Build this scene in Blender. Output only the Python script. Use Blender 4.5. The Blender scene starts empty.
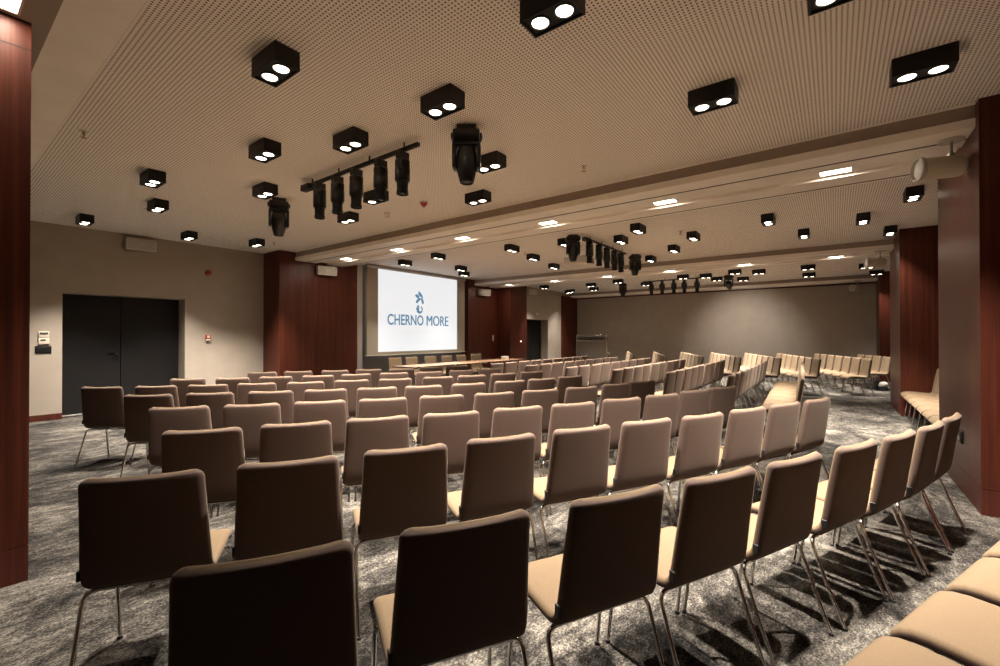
import bpy, bmesh, math, random
from mathutils import Vector, Matrix
random.seed(7)
scene = bpy.context.scene
COL = scene.collection
R = math.radians

# ------------------------------------------------------------------ dimensions (metres)
CEIL = 3.26
Y_DOOR, Y_WOOD, Y_FAR = 10.35, 9.62, 9.35      # the long left-hand wall steps forward bay by bay
Y_PIER, Y_RIGHT = -0.905, -1.75
X_BACK, X_END = -1.6, 18.1

# ------------------------------------------------------------------ camera
cd = bpy.data.cameras.new('camera'); cam = bpy.data.objects.new('camera', cd); COL.objects.link(cam)
cd.sensor_width = 36.0; cd.lens = 443.0 / 1000.0 * 36.0; cd.clip_start = 0.02; cd.clip_end = 100
yaw, pitch = R(37.1), R(0.33)
F = Vector((math.cos(yaw) * math.cos(pitch), math.sin(yaw) * math.cos(pitch), math.sin(pitch)))
cam.location = (0, 0, 1.40)
cam.rotation_euler = F.to_track_quat('-Z', 'Y').to_euler()
scene.camera = cam

# ------------------------------------------------------------------ materials
def mat(name):
    m = bpy.data.materials.new(name); m.use_nodes = True
    nt = m.node_tree; b = nt.nodes['Principled BSDF']
    return m, nt, b

def plain(name, col, rough=0.5, metal=0.0, spec=0.5, emit=None, strength=0.0):
    m, nt, b = mat(name)
    b.inputs['Base Color'].default_value = (*col, 1); b.inputs['Roughness'].default_value = rough
    b.inputs['Metallic'].default_value = metal; b.inputs['Specular IOR Level'].default_value = spec
    if emit:
        b.inputs['Emission Color'].default_value = (*emit, 1); b.inputs['Emission Strength'].default_value = strength
    return m

def node(nt, t, **kw):
    n = nt.nodes.new(t)
    for k, v in kw.items():
        if k in n.inputs: n.inputs[k].default_value = v
        else: setattr(n, k, v)
    return n

def ramp(nt, stops):
    r = nt.nodes.new('ShaderNodeValToRGB')
    el = r.color_ramp.elements
    while len(el) > 1: el.remove(el[0])
    el[0].position = stops[0][0]; el[0].color = (*stops[0][1], 1)
    for p, c in stops[1:]:
        e = el.new(p); e.color = (*c, 1)
    return r

def coords(nt, scale=(1, 1, 1), kind='Object'):
    tc = nt.nodes.new('ShaderNodeTexCoord'); mp = nt.nodes.new('ShaderNodeMapping')
    mp.inputs['Scale'].default_value = scale
    nt.links.new(tc.outputs[kind], mp.inputs['Vector'])
    return mp.outputs['Vector']

def wood_material(name, dark, mid, light, rough=0.40):
    m, nt, b = mat(name); L = nt.links.new
    n1 = node(nt, 'ShaderNodeTexNoise', Scale=1.0, Detail=5.0, Roughness=0.6)
    L(coords(nt, (26, 26, 0.5)), n1.inputs['Vector'])
    n2 = node(nt, 'ShaderNodeTexNoise', Scale=1.0, Detail=3.0, Roughness=0.7)
    L(coords(nt, (160, 160, 3.0)), n2.inputs['Vector'])
    mx = node(nt, 'ShaderNodeMix', data_type='FLOAT'); mx.inputs[0].default_value = 0.35
    L(n1.outputs['Fac'], mx.inputs[2]); L(n2.outputs['Fac'], mx.inputs[3])
    r = ramp(nt, [(0.30, dark), (0.5, mid), (0.70, light)])
    L(mx.outputs[0], r.inputs['Fac']); L(r.outputs['Color'], b.inputs['Base Color'])
    b.inputs['Roughness'].default_value = rough; b.inputs['Specular IOR Level'].default_value = 0.26
    bp = node(nt, 'ShaderNodeBump', Strength=0.04, Distance=0.002); L(mx.outputs[0], bp.inputs['Height'])
    L(bp.outputs['Normal'], b.inputs['Normal'])
    return m

def fabric_material(name, col, var=0.12, bump=0.25):
    m, nt, b = mat(name); L = nt.links.new
    n = node(nt, 'ShaderNodeTexNoise', Scale=260.0, Detail=2.0); L(coords(nt), n.inputs['Vector'])
    lo = tuple(c * (1 - var) for c in col); hi = tuple(c * (1 + var) for c in col)
    r = ramp(nt, [(0.3, lo), (0.7, hi)]); L(n.outputs['Fac'], r.inputs['Fac']); L(r.outputs['Color'], b.inputs['Base Color'])
    b.inputs['Roughness'].default_value = 0.85; b.inputs['Specular IOR Level'].default_value = 0.2
    b.inputs['Sheen Weight'].default_value = 0.10; b.inputs['Sheen Roughness'].default_value = 0.4
    b.inputs['Sheen Tint'].default_value = (1.0, 0.82, 0.62, 1)
    w = node(nt, 'ShaderNodeTexNoise', Scale=900.0, Detail=1.0); L(coords(nt), w.inputs['Vector'])
    bp = node(nt, 'ShaderNodeBump', Strength=bump, Distance=0.0008); L(w.outputs['Fac'], bp.inputs['Height'])
    L(bp.outputs['Normal'], b.inputs['Normal'])
    return m

def paint(name, col, rough=0.75):
    m, nt, b = mat(name); L = nt.links.new
    n = node(nt, 'ShaderNodeTexNoise', Scale=3.0, Detail=4.0); L(coords(nt), n.inputs['Vector'])
    r = ramp(nt, [(0.3, tuple(c * 0.95 for c in col)), (0.7, tuple(c * 1.05 for c in col))])
    L(n.outputs['Fac'], r.inputs['Fac']); L(r.outputs['Color'], b.inputs['Base Color'])
    b.inputs['Roughness'].default_value = rough; b.inputs['Specular IOR Level'].default_value = 0.3
    return m

def perforated(name, col, pitch=0.026, radius=0.235):
    m, nt, b = mat(name); L = nt.links.new
    v = coords(nt, (1 / pitch, 1 / pitch, 0))
    fr = node(nt, 'ShaderNodeVectorMath', operation='FRACTION'); L(v, fr.inputs[0])
    sb = node(nt, 'ShaderNodeVectorMath', operation='SUBTRACT'); L(fr.outputs[0], sb.inputs[0]); sb.inputs[1].default_value = (0.5, 0.5, 0)
    ln = node(nt, 'ShaderNodeVectorMath', operation='LENGTH'); L(sb.outputs[0], ln.inputs[0])
    r = ramp(nt, [(radius - 0.03, (0.03, 0.024, 0.02)), (radius + 0.03, col)]); L(ln.outputs['Value'], r.inputs['Fac'])
    L(r.outputs['Color'], b.inputs['Base Color'])
    b.inputs['Roughness'].default_value = 0.8; b.inputs['Specular IOR Level'].default_value = 0.2
    return m

def carpet_material():
    m, nt, b = mat('carpet'); L = nt.links.new
    big = node(nt, 'ShaderNodeTexNoise', Scale=1.0, Detail=7.0, Roughness=0.74, Distortion=0.8); L(coords(nt, (1.5, 2.3, 1)), big.inputs['Vector'])
    mid = node(nt, 'ShaderNodeTexNoise', Scale=1.0, Detail=4.0, Roughness=0.7, Distortion=0.3); L(coords(nt, (13, 21, 1)), mid.inputs['Vector'])
    fine = node(nt, 'ShaderNodeTexNoise', Scale=1.0, Detail=2.0, Roughness=0.8); L(coords(nt, (75, 95, 1)), fine.inputs['Vector'])
    a = node(nt, 'ShaderNodeMix', data_type='FLOAT'); a.inputs[0].default_value = 0.36
    L(big.outputs['Fac'], a.inputs[2]); L(mid.outputs['Fac'], a.inputs[3])
    c = node(nt, 'ShaderNodeMix', data_type='FLOAT'); c.inputs[0].default_value = 0.33
    L(a.outputs[0], c.inputs[2]); L(fine.outputs['Fac'], c.inputs[3])
    r = ramp(nt, [(0.425, (0.007, 0.006, 0.0054)), (0.475, (0.025, 0.0218, 0.0188)), (0.53, (0.079, 0.069, 0.057)), (0.59, (0.19, 0.168, 0.138))])
    L(c.outputs[0], r.inputs['Fac']); L(r.outputs['Color'], b.inputs['Base Color'])
    b.inputs['Roughness'].default_value = 0.95; b.inputs['Specular IOR Level'].default_value = 0.1
    bp = node(nt, 'ShaderNodeBump', Strength=0.5, Distance=0.004); L(fine.outputs['Fac'], bp.inputs['Height']); L(bp.outputs['Normal'], b.inputs['Normal'])
    return m

M = {}
M['fabric'] = fabric_material('upholstery', (0.126, 0.084, 0.047))
M['rear'] = fabric_material('rear_upholstery', (0.098, 0.064, 0.050))
M['chrome'] = plain('chrome', (0.72, 0.70, 0.67), 0.14, 1.0)
M['tag'] = plain('black_label', (0.008, 0.008, 0.008), 0.6)
M['rubber'] = plain('rubber', (0.012, 0.012, 0.012), 0.7)
M['black'] = plain('black_metal', (0.005, 0.0045, 0.0045), 0.5, 0.0, 0.35)
M['black_gloss'] = plain('black_plastic', (0.010, 0.010, 0.011), 0.28)
M['wood'] = wood_material('cherry_veneer', (0.036, 0.0085, 0.0050), (0.072, 0.0165, 0.0085), (0.12, 0.031, 0.0125))
M['wood_dark'] = wood_material('dark_cherry_base', (0.04, 0.010, 0.007), (0.075, 0.018, 0.011), (0.11, 0.027, 0.016))
M['seam'] = plain('dark_seam', (0.01, 0.006, 0.005), 0.8)
M['wall'] = paint('taupe_wallpaint', (0.36, 0.30, 0.24))
M['far_wall'] = paint('partition_fabric', (0.35, 0.295, 0.245), 0.85)
M['niche'] = paint('grey_niche_paint', (0.20, 0.18, 0.16))
M['ceiling'] = paint('ceiling_paint', (0.93, 0.86, 0.79))
M['perf'] = perforated('perforated_ceiling', (0.93, 0.86, 0.79))
M['beam'] = paint('beam_paint', (0.92, 0.85, 0.77), 0.6)
M['fascia'] = paint('darker_fascia', (0.30, 0.24, 0.20))  # fascia and near soffit, toned darker than the beam paint
M['alu'] = plain('grey_aluminium', (0.50, 0.47, 0.43), 0.4, 0.6)
M['groove'] = plain('track_groove', (0.05, 0.042, 0.036), 0.6)
M['door'] = plain('dark_door', (0.0075, 0.006, 0.0055), 0.6, 0.0, 0.3)
M['carpet'] = carpet_material()
M['lamp'] = plain('warm_lamp', (1, 1, 1), 0.4, emit=(1.0, 0.86, 0.68), strength=9.0)
M['panel'] = plain('panel_diffuser', (1, 1, 1), 0.4, emit=(1.0, 0.88, 0.70), strength=14.0)
M['bezel'] = plain('lamp_bezel', (0.02, 0.018, 0.017), 0.4)
M['screen'] = plain('lit_screen', (0.25, 0.25, 0.25), 0.7, emit=(0.95, 0.975, 1.0), strength=0.71)
M['screen_frame'] = plain('screen_frame', (0.34, 0.29, 0.22), 0.5)
M['screen_blue'] = plain('screen_lettering', (0.03, 0.09, 0.16), 0.6, emit=(0.085, 0.18, 0.29), strength=1.0)
M['screen_pale'] = plain('screen_pale_lettering', (0.5, 0.48, 0.46), 0.6, emit=(0.62, 0.61, 0.62), strength=0.85)
M['screen_sand'] = plain('screen_sand_mark', (0.6, 0.55, 0.48), 0.6, emit=(0.66, 0.62, 0.56), strength=0.9)
M['white'] = plain('off_white_plastic', (0.55, 0.50, 0.44), 0.45)
M['grille'] = plain('speaker_grille', (0.40, 0.36, 0.31), 0.7)
M['red'] = plain('red_plastic', (0.32, 0.02, 0.015), 0.35)
M['cream'] = plain('cream_plastic', (0.62, 0.54, 0.42), 0.4)
M['display'] = plain('grey_display', (0.07, 0.07, 0.065), 0.3)
M['tabletop'] = wood_material('table_laminate', (0.24, 0.13, 0.075), (0.30, 0.17, 0.10), (0.36, 0.21, 0.13), 0.22)
M['steel'] = plain('satin_steel', (0.45, 0.43, 0.41), 0.3, 1.0)
M['lens'] = plain('dark_lens', (0.015, 0.018, 0.025), 0.08)
M['bag'] = plain('black_leather', (0.012, 0.011, 0.012), 0.4)
M['white_cloth'] = plain('white_cloth', (0.36, 0.335, 0.29), 0.85)
M['green'] = plain('green_cloth', (0.03, 0.07, 0.03), 0.8)
M['paper'] = plain('white_paper', (0.7, 0.68, 0.64), 0.7)
M['copper'] = plain('brass', (0.4, 0.28, 0.14), 0.35, 0.9)

# ------------------------------------------------------------------ mesh helpers
def box(bm, x0, x1, y0, y1, z0, z1, mi=0):
    vs = [bm.verts.new(p) for p in ((x0, y0, z0), (x1, y0, z0), (x1, y1, z0), (x0, y1, z0), (x0, y0, z1), (x1, y0, z1), (x1, y1, z1), (x0, y1, z1))]
    fs = []
    for q in ((3, 2, 1, 0), (4, 5, 6, 7), (0, 1, 5, 4), (1, 2, 6, 5), (2, 3, 7, 6), (3, 0, 4, 7)):
        f = bm.faces.new([vs[i] for i in q]); f.material_index = mi; fs.append(f)
    return vs

def bbox(x0, x1, y0, y1, z0, z1, bev=0.004, seg=2):
    bm = bmesh.new(); box(bm, x0, x1, y0, y1, z0, z1)
    if bev: bmesh.ops.bevel(bm, geom=bm.edges[:], offset=bev, segments=seg, affect='EDGES', profile=0.5)
    return bm

def addbox(bm, x0, x1, y0, y1, z0, z1, bev=0.004, seg=1, mi=0):
    b2 = bbox(x0, x1, y0, y1, z0, z1, bev, seg)
    merge(bm, b2, mi)

def merge(bm, other, mi=None, mtx=None):
    me = bpy.data.meshes.new('tmp'); other.to_mesh(me); other.free()
    if mtx: me.transform(mtx)
    n = len(bm.faces); bm.from_mesh(me); bpy.data.meshes.remove(me)
    if mi is not None:
        bm.faces.ensure_lookup_table()
        for f in bm.faces[n:]: f.material_index = mi

def tube(bm, pts, r, seg=10, cap=True):
    pts = [Vector(p) for p in pts]; rings = []
    up = None
    for i, p in enumerate(pts):
        t = (pts[min(i + 1, len(pts) - 1)] - pts[max(i - 1, 0)]).normalized()
        if up is None:
            up = Vector((0, 0, 1)) if abs(t.z) < 0.9 else Vector((1, 0, 0))
        s = t.cross(up).normalized(); u = s.cross(t).normalized(); up = u
        rr = r[i] if isinstance(r, (list, tuple)) else r
        rings.append([bm.verts.new(p + rr * (math.cos(a) * s + math.sin(a) * u)) for a in [2 * math.pi * k / seg for k in range(seg)]])
    for a, b in zip(rings, rings[1:]):
        for k in range(seg):
            f = bm.faces.new((a[k], a[(k + 1) % seg], b[(k + 1) % seg], b[k])); f.smooth = True
    if cap:
        bm.faces.new(rings[0][::-1]); bm.faces.new(rings[-1])

def lathe(bm, prof, seg=20, mtx=None, cap=True):
    rings = []
    for r, z in prof:
        rings.append([bm.verts.new((mtx @ Vector((r * math.cos(2 * math.pi * k / seg), r * math.sin(2 * math.pi * k / seg), z))) if mtx else
                                   (r * math.cos(2 * math.pi * k / seg), r * math.sin(2 * math.pi * k / seg), z)) for k in range(seg)])
    for a, b in zip(rings, rings[1:]):
        for k in range(seg):
            f = bm.faces.new((a[k], a[(k + 1) % seg], b[(k + 1) % seg], b[k])); f.smooth = True
    if cap:
        bm.faces.new(rings[0][::-1]); bm.faces.new(rings[-1])

def smooth_by_angle(bm, ang=35):
    for f in bm.faces: f.smooth = True
    for e in bm.edges:
        if len(e.link_faces) == 2 and e.calc_face_angle(0) > R(ang): e.smooth = False

def obj(name, bm, m, parent=None, ang=35, loc=None, rot=None):
    bmesh.ops.recalc_face_normals(bm, faces=bm.faces[:])
    smooth_by_angle(bm, ang)
    me = bpy.data.meshes.new(name); bm.to_mesh(me); bm.free()
    for x in (m if isinstance(m, (list, tuple)) else [m]): me.materials.append(M[x])
    o = bpy.data.objects.new(name, me); COL.objects.link(o)
    if parent: o.parent = parent
    if loc: o.location = loc
    if rot: o.rotation_euler = rot
    return o

def tag(o, label, cat, group=None):
    o['label'] = label; o['category'] = cat
    if group: o['group'] = group
    return o

def thing(name, label, cat, loc=(0, 0, 0), rz=0.0, group=None):
    o = bpy.data.objects.new(name, None); COL.objects.link(o)
    o.empty_display_size = 0.1
    o.location = loc; o.rotation_euler = (0, 0, rz)
    if label: tag(o, label, cat, group)
    return o

def struct(name, bm, m, parent=None, label=None, ang=35):
    o = obj(name, bm, m, parent, ang)
    if not parent: o['kind'] = 'structure'
    if label: o['label'] = label
    return o

def dup(root, loc, rz, label=None, group=None, keep=None):
    r = root.copy(); COL.objects.link(r); r.location = loc; r.rotation_euler = (0, 0, rz)
    if label: r['label'] = label
    if group: r['group'] = group
    for ch in list(root.children):
        c = ch.copy(); COL.objects.link(c); c.parent = r
        for g in list(ch.children):
            if keep and not keep(g): continue
            d = g.copy(); COL.objects.link(d); d.parent = c
    return r

ORD = ['first', 'second', 'third', 'fourth', 'fifth', 'sixth', 'seventh', 'eighth', 'ninth', 'tenth', 'eleventh', 'twelfth',
       'thirteenth', 'fourteenth', 'fifteenth', 'sixteenth', 'seventeenth', 'eighteenth']

# ------------------------------------------------------------------ the room shell
bm = bmesh.new(); box(bm, X_BACK, X_END + 0.3, -2.2, 11.2, -0.1, 0.0); struct('floor', bm, 'carpet')

BEAMS = [(5.13, 6.32), (11.31, 12.50), (17.49, 18.68)]
bm = bmesh.new()
box(bm, 0.48, 0.77, -2.2, 11.2, CEIL, CEIL + 0.12, 0)
box(bm, 0.77, 5.10, -2.2, 11.2, CEIL, CEIL + 0.12, 1)
box(bm, 5.10, 6.34, -2.2, 11.2, CEIL, CEIL + 0.12, 0)
box(bm, 6.34, 11.28, -2.2, 11.2, CEIL, CEIL + 0.12, 1)
box(bm, 11.28, 12.52, -2.2, 11.2, CEIL, CEIL + 0.12, 0)
box(bm, 12.52, 17.46, -2.2, 11.2, CEIL, CEIL + 0.12, 1)
box(bm, 17.46, X_END + 0.6, -2.2, 11.2, CEIL, CEIL + 0.12, 0)
box(bm, X_BACK - 0.2, 0.48, -2.2, 11.2, CEIL + 0.02, CEIL + 0.12, 0)
struct('ceiling', bm, ['ceiling', 'perf'])

# dropped beams carrying the folding-partition tracks
def beam(x0, x1, y1, panel_ys, name):
    w = x1 - x0
    bm = bmesh.new()
    zb, zt = 3.078, 3.150
    ya, yb = Y_RIGHT, y1
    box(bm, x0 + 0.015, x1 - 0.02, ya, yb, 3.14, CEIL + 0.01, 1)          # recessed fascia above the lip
    g1, g2 = x0 + 0.27, x1 - 0.045
    box(bm, x0, g1, ya, yb, zb, zt, 0)                                   # front lip
    box(bm, g1, g1 + 0.042, ya, yb, zb + 0.002, zt, 2)                   # first track groove
    box(bm, g1 + 0.042, x0 + 0.50, ya, yb, zb, zt, 0)
    box(bm, x0 + 0.50, x0 + 0.79, ya, yb, zb + 0.035, zt, 0)             # shallow channel with the lights
    box(bm, x0 + 0.79, g2 - 0.040, ya, yb, zb, zt, 0)
    box(bm, g2 - 0.040, g2, ya, yb, zb + 0.002, zt, 2)                   # second track groove
    box(bm, g2, x1, ya, yb, zb, zt, 0)
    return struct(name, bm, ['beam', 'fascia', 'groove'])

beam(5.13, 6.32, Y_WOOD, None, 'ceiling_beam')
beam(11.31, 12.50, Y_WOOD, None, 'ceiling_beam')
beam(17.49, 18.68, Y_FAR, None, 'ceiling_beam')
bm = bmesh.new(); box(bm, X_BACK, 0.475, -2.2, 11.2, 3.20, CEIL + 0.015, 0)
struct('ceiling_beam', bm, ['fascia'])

# left-hand wall with the double door
bm = bmesh.new()
box(bm, X_BACK, 1.50, Y_DOOR, 10.72, 0, CEIL + 0.05); box(bm, 3.26, 4.80, Y_DOOR, 10.72, 0, CEIL + 0.05); box(bm, 1.50, 3.26, Y_DOOR, 10.72, 2.125, CEIL + 0.05)
struct('wall_left', bm, 'wall')
bm = bmesh.new(); addbox(bm, X_BACK, 1.50, Y_DOOR - 0.014, Y_DOOR, 0, 0.105, 0.003); addbox(bm, 3.26, 4.78, Y_DOOR - 0.014, Y_DOOR, 0, 0.105, 0.003)
struct('baseboard_left', bm, 'wood_dark')
dr = bpy.data.objects.new('door_1', None); COL.objects.link(dr); dr['kind'] = 'structure'; dr['label'] = 'dark brown double door set deep in the taupe wall'
dr.location = (2.38, 10.70, 0)
for s, (a, b_) in enumerate(((1.50 - 2.38, 2.335 - 2.38), (2.343 - 2.38, 3.26 - 2.38))):
    bm = bmesh.new(); addbox(bm, a, b_, 0, 0.05, 0.012, 2.10, 0.004); lf = obj('door_leaf', bm, 'door', dr)
    if s == 0:
        bm = bmesh.new(); lathe(bm, [(0.028, 0), (0.028, 0.012), (0.012, 0.016), (0.012, 0.045), (0.025, 0.05), (0.028, 0.062), (0.02, 0.072)], 16, Matrix.Translation((b_ - 0.07, 0, 1.05)) @ Matrix.Rotation(R(90), 4, 'X'))
        obj('door_knob', bm, 'black_gloss', lf)
        bm = bmesh.new(); addbox(bm, b_ - 0.20, b_ - 0.09, -0.045, -0.028, 1.10, 1.118, 0.003); addbox(bm, b_ - 0.10, b_ - 0.085, -0.04, 0, 1.10, 1.118, 0.003)
        obj('door_handle', bm, 'black_gloss', lf)
bm = bmesh.new(); addbox(bm, -0.88, 0.88, 0, 0.05, 2.10, 2.125, 0.002); obj('door_head', bm, 'door', dr)
bm = bmesh.new(); addbox(bm, -0.88, 0.88, -0.05, 0.0, 0.0, 0.012, 0.002); obj('threshold', bm, 'alu', dr)

# panelled walls beside the screen, and the grey niche behind it
def pier(name, x0, x1, y0, y1, z1=CEIL + 0.02, seams=(), side_seams=(), plinth=0.20, label=None, face='y', top=None):
    e = bpy.data.objects.new(name, None); COL.objects.link(e); e['kind'] = 'structure'
    if label: e['label'] = label
    e.location = ((x0 + x1) / 2, (y0 + y1) / 2, 0)
    cx, cy = (x0 + x1) / 2, (y0 + y1) / 2
    bm = bmesh.new(); box(bm, x0 - cx, x1 - cx, y0 - cy, y1 - cy, plinth + 0.004, z1); obj('veneer_panel', bm, 'wood', e)
    bm = bmesh.new(); box(bm, x0 - cx, x1 - cx, y0 - cy, y1 - cy, 0, plinth); obj('plinth', bm, 'wood_dark', e)
    bm = bmesh.new(); box(bm, x0 - cx + 0.004, x1 - cx - 0.004, y0 - cy + 0.004, y1 - cy - 0.004, plinth - 0.01, plinth + 0.01); obj('plinth_joint', bm, 'seam', e)
    if seams or top:
        bm = bmesh.new()
        for s in seams: box(bm, s - cx - 0.002, s - cx + 0.002, y0 - cy - 0.0008, y0 - cy + 0.01, plinth, top or z1)
        if top: box(bm, x0 - cx + 0.03, x1 - cx, y0 - cy - 0.0008, y0 - cy + 0.01, top - 0.003, top + 0.003)
        obj('panel_joint', bm, 'seam', e)
    return e

pier('column', 4.78, 6.74, Y_WOOD, 10.72, label='dark red veneered pier between the door wall and the screen', seams=(5.27, 5.76, 6.25))
pier('column', 10.98, 12.54, Y_WOOD, 10.3, label='dark red veneered panel wall beyond the screen', seams=(11.5, 12.02))
pier('column', 12.54, 13.60, 9.05, 10.3, label='bright red veneered pilaster before the far door')
bm = bmesh.new(); box(bm, 6.74, 10.98, 9.92, 10.3, 0, CEIL + 0.02); struct('wall_screen', bm, 'niche')
bm = bmesh.new(); addbox(bm, 6.75, 6.90, Y_WOOD, 9.92, 0, CEIL, 0.003); struct('trim_1', bm, 'alu')

# far end of the left-hand side with its door
bm = bmesh.new()
box(bm, 13.60, 14.02, Y_FAR, 9.72, 0, CEIL + 0.05); box(bm, 15.60, 18.6, Y_FAR, 9.72, 0, CEIL + 0.05); box(bm, 14.02, 15.60, Y_FAR, 9.72, 2.03, CEIL + 0.05)
struct('wall_left_far', bm, 'wall')
dr2 = bpy.data.objects.new('door_2', None); COL.objects.link(dr2); dr2['kind'] = 'structure'; dr2['label'] = 'dark door set deep in the wall near the clothes rack'; dr2.location = (14.81, 9.68, 0)
bm = bmesh.new(); addbox(bm, -0.79, -0.003, 0, 0.05, 0.012, 2.03, 0.004); obj('door_leaf', bm, 'door', dr2)
bm = bmesh.new(); addbox(bm, 0.003, 0.79, 0, 0.05, 0.012, 2.03, 0.004); obj('door_leaf', bm, 'door', dr2)
pier('column', 16.70, 18.15, 9.30, 9.5, label='dark veneered panel in the far corner', z1=3.10)

# far folding partition, closed
bm = bmesh.new()
xs = X_END
n = 9; y0, y1 = -1.03, 9.30
for i in range(n):
    a = y0 + (y1 - y0) * i / n; b_ = y0 + (y1 - y0) * (i + 1) / n
    box(bm, xs, xs + 0.1, a + 0.0015, b_ - 0.0015, 0.0, 3.03, 0)
box(bm, xs + 0.02, xs + 0.1, y0, y1, 0.0, 3.03, 1)
box(bm, xs - 0.01, xs + 0.12, y0, y1, 3.03, 3.09, 2)
struct('wall_far', bm, ['far_wall', 'seam', 'wood_dark'])
bm = bmesh.new(); box(bm, xs + 0.1, xs + 0.3, -2.2, 10.4, 0, CEIL + 0.1); struct('wall_far_back', bm, 'niche')
pier('column', 16.9, 18.2, Y_RIGHT, -1.03, label='red veneered panel at the right end of the far partition')

# right-hand wall: two projecting veneered piers and the panelled recesses between them
pier('column', 5.03, 6.77, Y_RIGHT, Y_PIER, label='large dark veneered pier close to the camera', seams=())
pier('column', 10.38, 12.12, Y_RIGHT, Y_PIER, label='dark veneered pier halfway down the hall')
bm = bmesh.new(); box(bm, X_BACK, X_END + 0.3, Y_RIGHT - 0.2, Y_RIGHT, 0, CEIL + 0.05); struct('wall_right', bm, 'wood')
bm = bmesh.new(); box(bm, X_BACK - 0.2, X_BACK, -2.2, 11.2, 0, CEIL + 0.1); struct('wall_back', bm, 'wall')
pier('column', -0.75, 0.40, 3.69, 4.55, z1=3.205, label='red veneered column close to the camera, warm light on its top', seams=(0.27,), top=3.04)

# ------------------------------------------------------------------ chairs
def shell_rings(prof, seg_flat=9, seg_side=5):
    """prof: (y, z, half thickness, half width, concavity) along the section, returns rings of points"""
    rings = []
    for i, (y, z, t, w, cv) in enumerate(prof):
        y0, z0 = prof[max(i - 1, 0)][:2]; y1, z1 = prof[min(i + 1, len(prof) - 1)][:2]
        d = Vector((0, y1 - y0, z1 - z0)).normalized()
        nrm = Vector((0, -d.z, d.y))        # towards the sitter / upwards
        if False: pass
        c = Vector((0, y, z)); pts = []
        fl = w - t
        for k in range(seg_flat + 1):
            x = -fl + 2 * fl * k / seg_flat; pts.append((x, 1.0))
        for k in range(1, seg_side):
            a = math.pi / 2 - math.pi * k / seg_side; pts.append((fl + t * math.cos(a), math.sin(a)))
        for k in range(seg_flat + 1):
            x = fl - 2 * fl * k / seg_flat; pts.append((x, -1.0))
        for k in range(1, seg_side):
            a = -math.pi / 2 - math.pi * k / seg_side; pts.append((-fl + t * math.cos(a), math.sin(a)))
        rings.append([c + nrm * (s * t) + Vector((x, 0, 0)) + nrm * (cv * (x / w) ** 2) for x, s in pts])
    return rings

def loft(rings, cap0=True, cap1=True):
    bm = bmesh.new()
    vr = [[bm.verts.new(p) for p in r] for r in rings]; n = len(vr[0])
    for a, b in zip(vr, vr[1:]):
        for k in range(n):
            bm.faces.new((a[k], a[(k + 1) % n], b[(k + 1) % n], b[k]))
    if cap0: bm.faces.new(vr[0])
    if cap1: bm.faces.new(vr[-1][::-1])
    return bm

# section from the top of the back, down its slope, round the bend and forward along the seat
PROF = [(-0.004, .8600, .006, .170, .013), (-0.003, .8585, .012, .184, .013), (-0.002, .8545, .0165, .194, .013), (0.0, .847, .0195, .2005, .013), (.003, .836, .0215, .2045, .013),
        (.010, .79, .022, .206, .013), (.021, .72, .022, .209, .013), (.034, .64, .022, .213, .012), (.047, .56, .022, .217, .010), (.058, .50, .022, .220, .007),
        (.068, .462, .022, .2215, .004), (.082, .436, .022, .2225, .002), (.103, .4205, .022, .223, 0), (.128, .4145, .022, .223, 0),
        (.17, .4145, .022, .223, 0), (.24, .418, .023, .223, 0), (.32, .422, .024, .223, 0), (.385, .423, .024, .222, 0), (.425, .419, .023, .221, 0), (.452, .409, .021, .220, 0),
        (.468, .394, .018, .218, 0), (.475, .380, .013, .213, 0), (.477, .372, .006, .205, 0)]
PROF = [(y, z - .011 * max(0.0, min(1.0, (z - .42) / .43)), t, w, c) for y, z, t, w, c in PROF]
SPLIT = 12

def make_chair():
    t = thing('conference_chair', None, None)
    rings = shell_rings(PROF)
    nr = len(rings[0])
    def two_tone(bm):                     # brown outer cover behind and below, tan on the sitter's side
        bm.faces.ensure_lookup_table()
        for i, f in enumerate(bm.faces):
            k = i % nr
            if i < nr * (len(bm.verts) // nr - 1) and 11 <= k < nr - 2: f.material_index = 1
        return bm
    bk = obj('backrest', two_tone(loft(rings[:SPLIT + 1], True, True)), ['fabric', 'rear'], t, 60)
    st = obj('seat', two_tone(loft(rings[SPLIT:], True, True)), ['fabric', 'rear'], t, 60)
    bm = bmesh.new(); addbox(bm, -0.2265, -0.214, 0.052, 0.078, 0.452, 0.492, 0.002); obj('brand_tag', bm, 'tag', bk)
    r = 0.0088
    for s in (-1, 1):
        bm = bmesh.new()
        tube(bm, [(s * .178, .125, .381), (s * .203, .123, .379), (s * .220, .119, .370), (s * .228, .113, .352), (s * .230, .104, .325), (s * .2295, .04, .155), (s * .2285, -.022, .004)], r, 10)
        l = obj('leg', bm, 'chrome', t, 60)
        bm = bmesh.new(); lathe(bm, [(.0115, 0), (.0115, .006), (.0098, .012)], 10, Matrix.Translation((s * .2285, -.022, 0))); obj('glide', bm, 'rubber', l)
        bm = bmesh.new()
        tube(bm, [(s * .175, .375, .379), (s * .198, .376, .377), (s * .213, .378, .368), (s * .221, .381, .350), (s * .223, .386, .322), (s * .225, .408, .155), (s * .2265, .428, .004)], r, 10)
        l = obj('leg', bm, 'chrome', t, 60)
        bm = bmesh.new(); lathe(bm, [(.0115, 0), (.0115, .006), (.0098, .012)], 10, Matrix.Translation((s * .2265, .428, 0))); obj('glide', bm, 'rubber', l)
    bm = bmesh.new()
    tube(bm, [(-.179, .125, .381), (.179, .125, .381)], r, 10); tube(bm, [(-.176, .375, .379), (.176, .375, .379)], r, 10)
    for s in (-1, 1): tube(bm, [(s * .15, .125, .383), (s * .15, .25, .385), (s * .15, .375, .381)], .0075, 8)
    obj('seat_frame', bm, 'chrome', t, 60)
    return t

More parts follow.
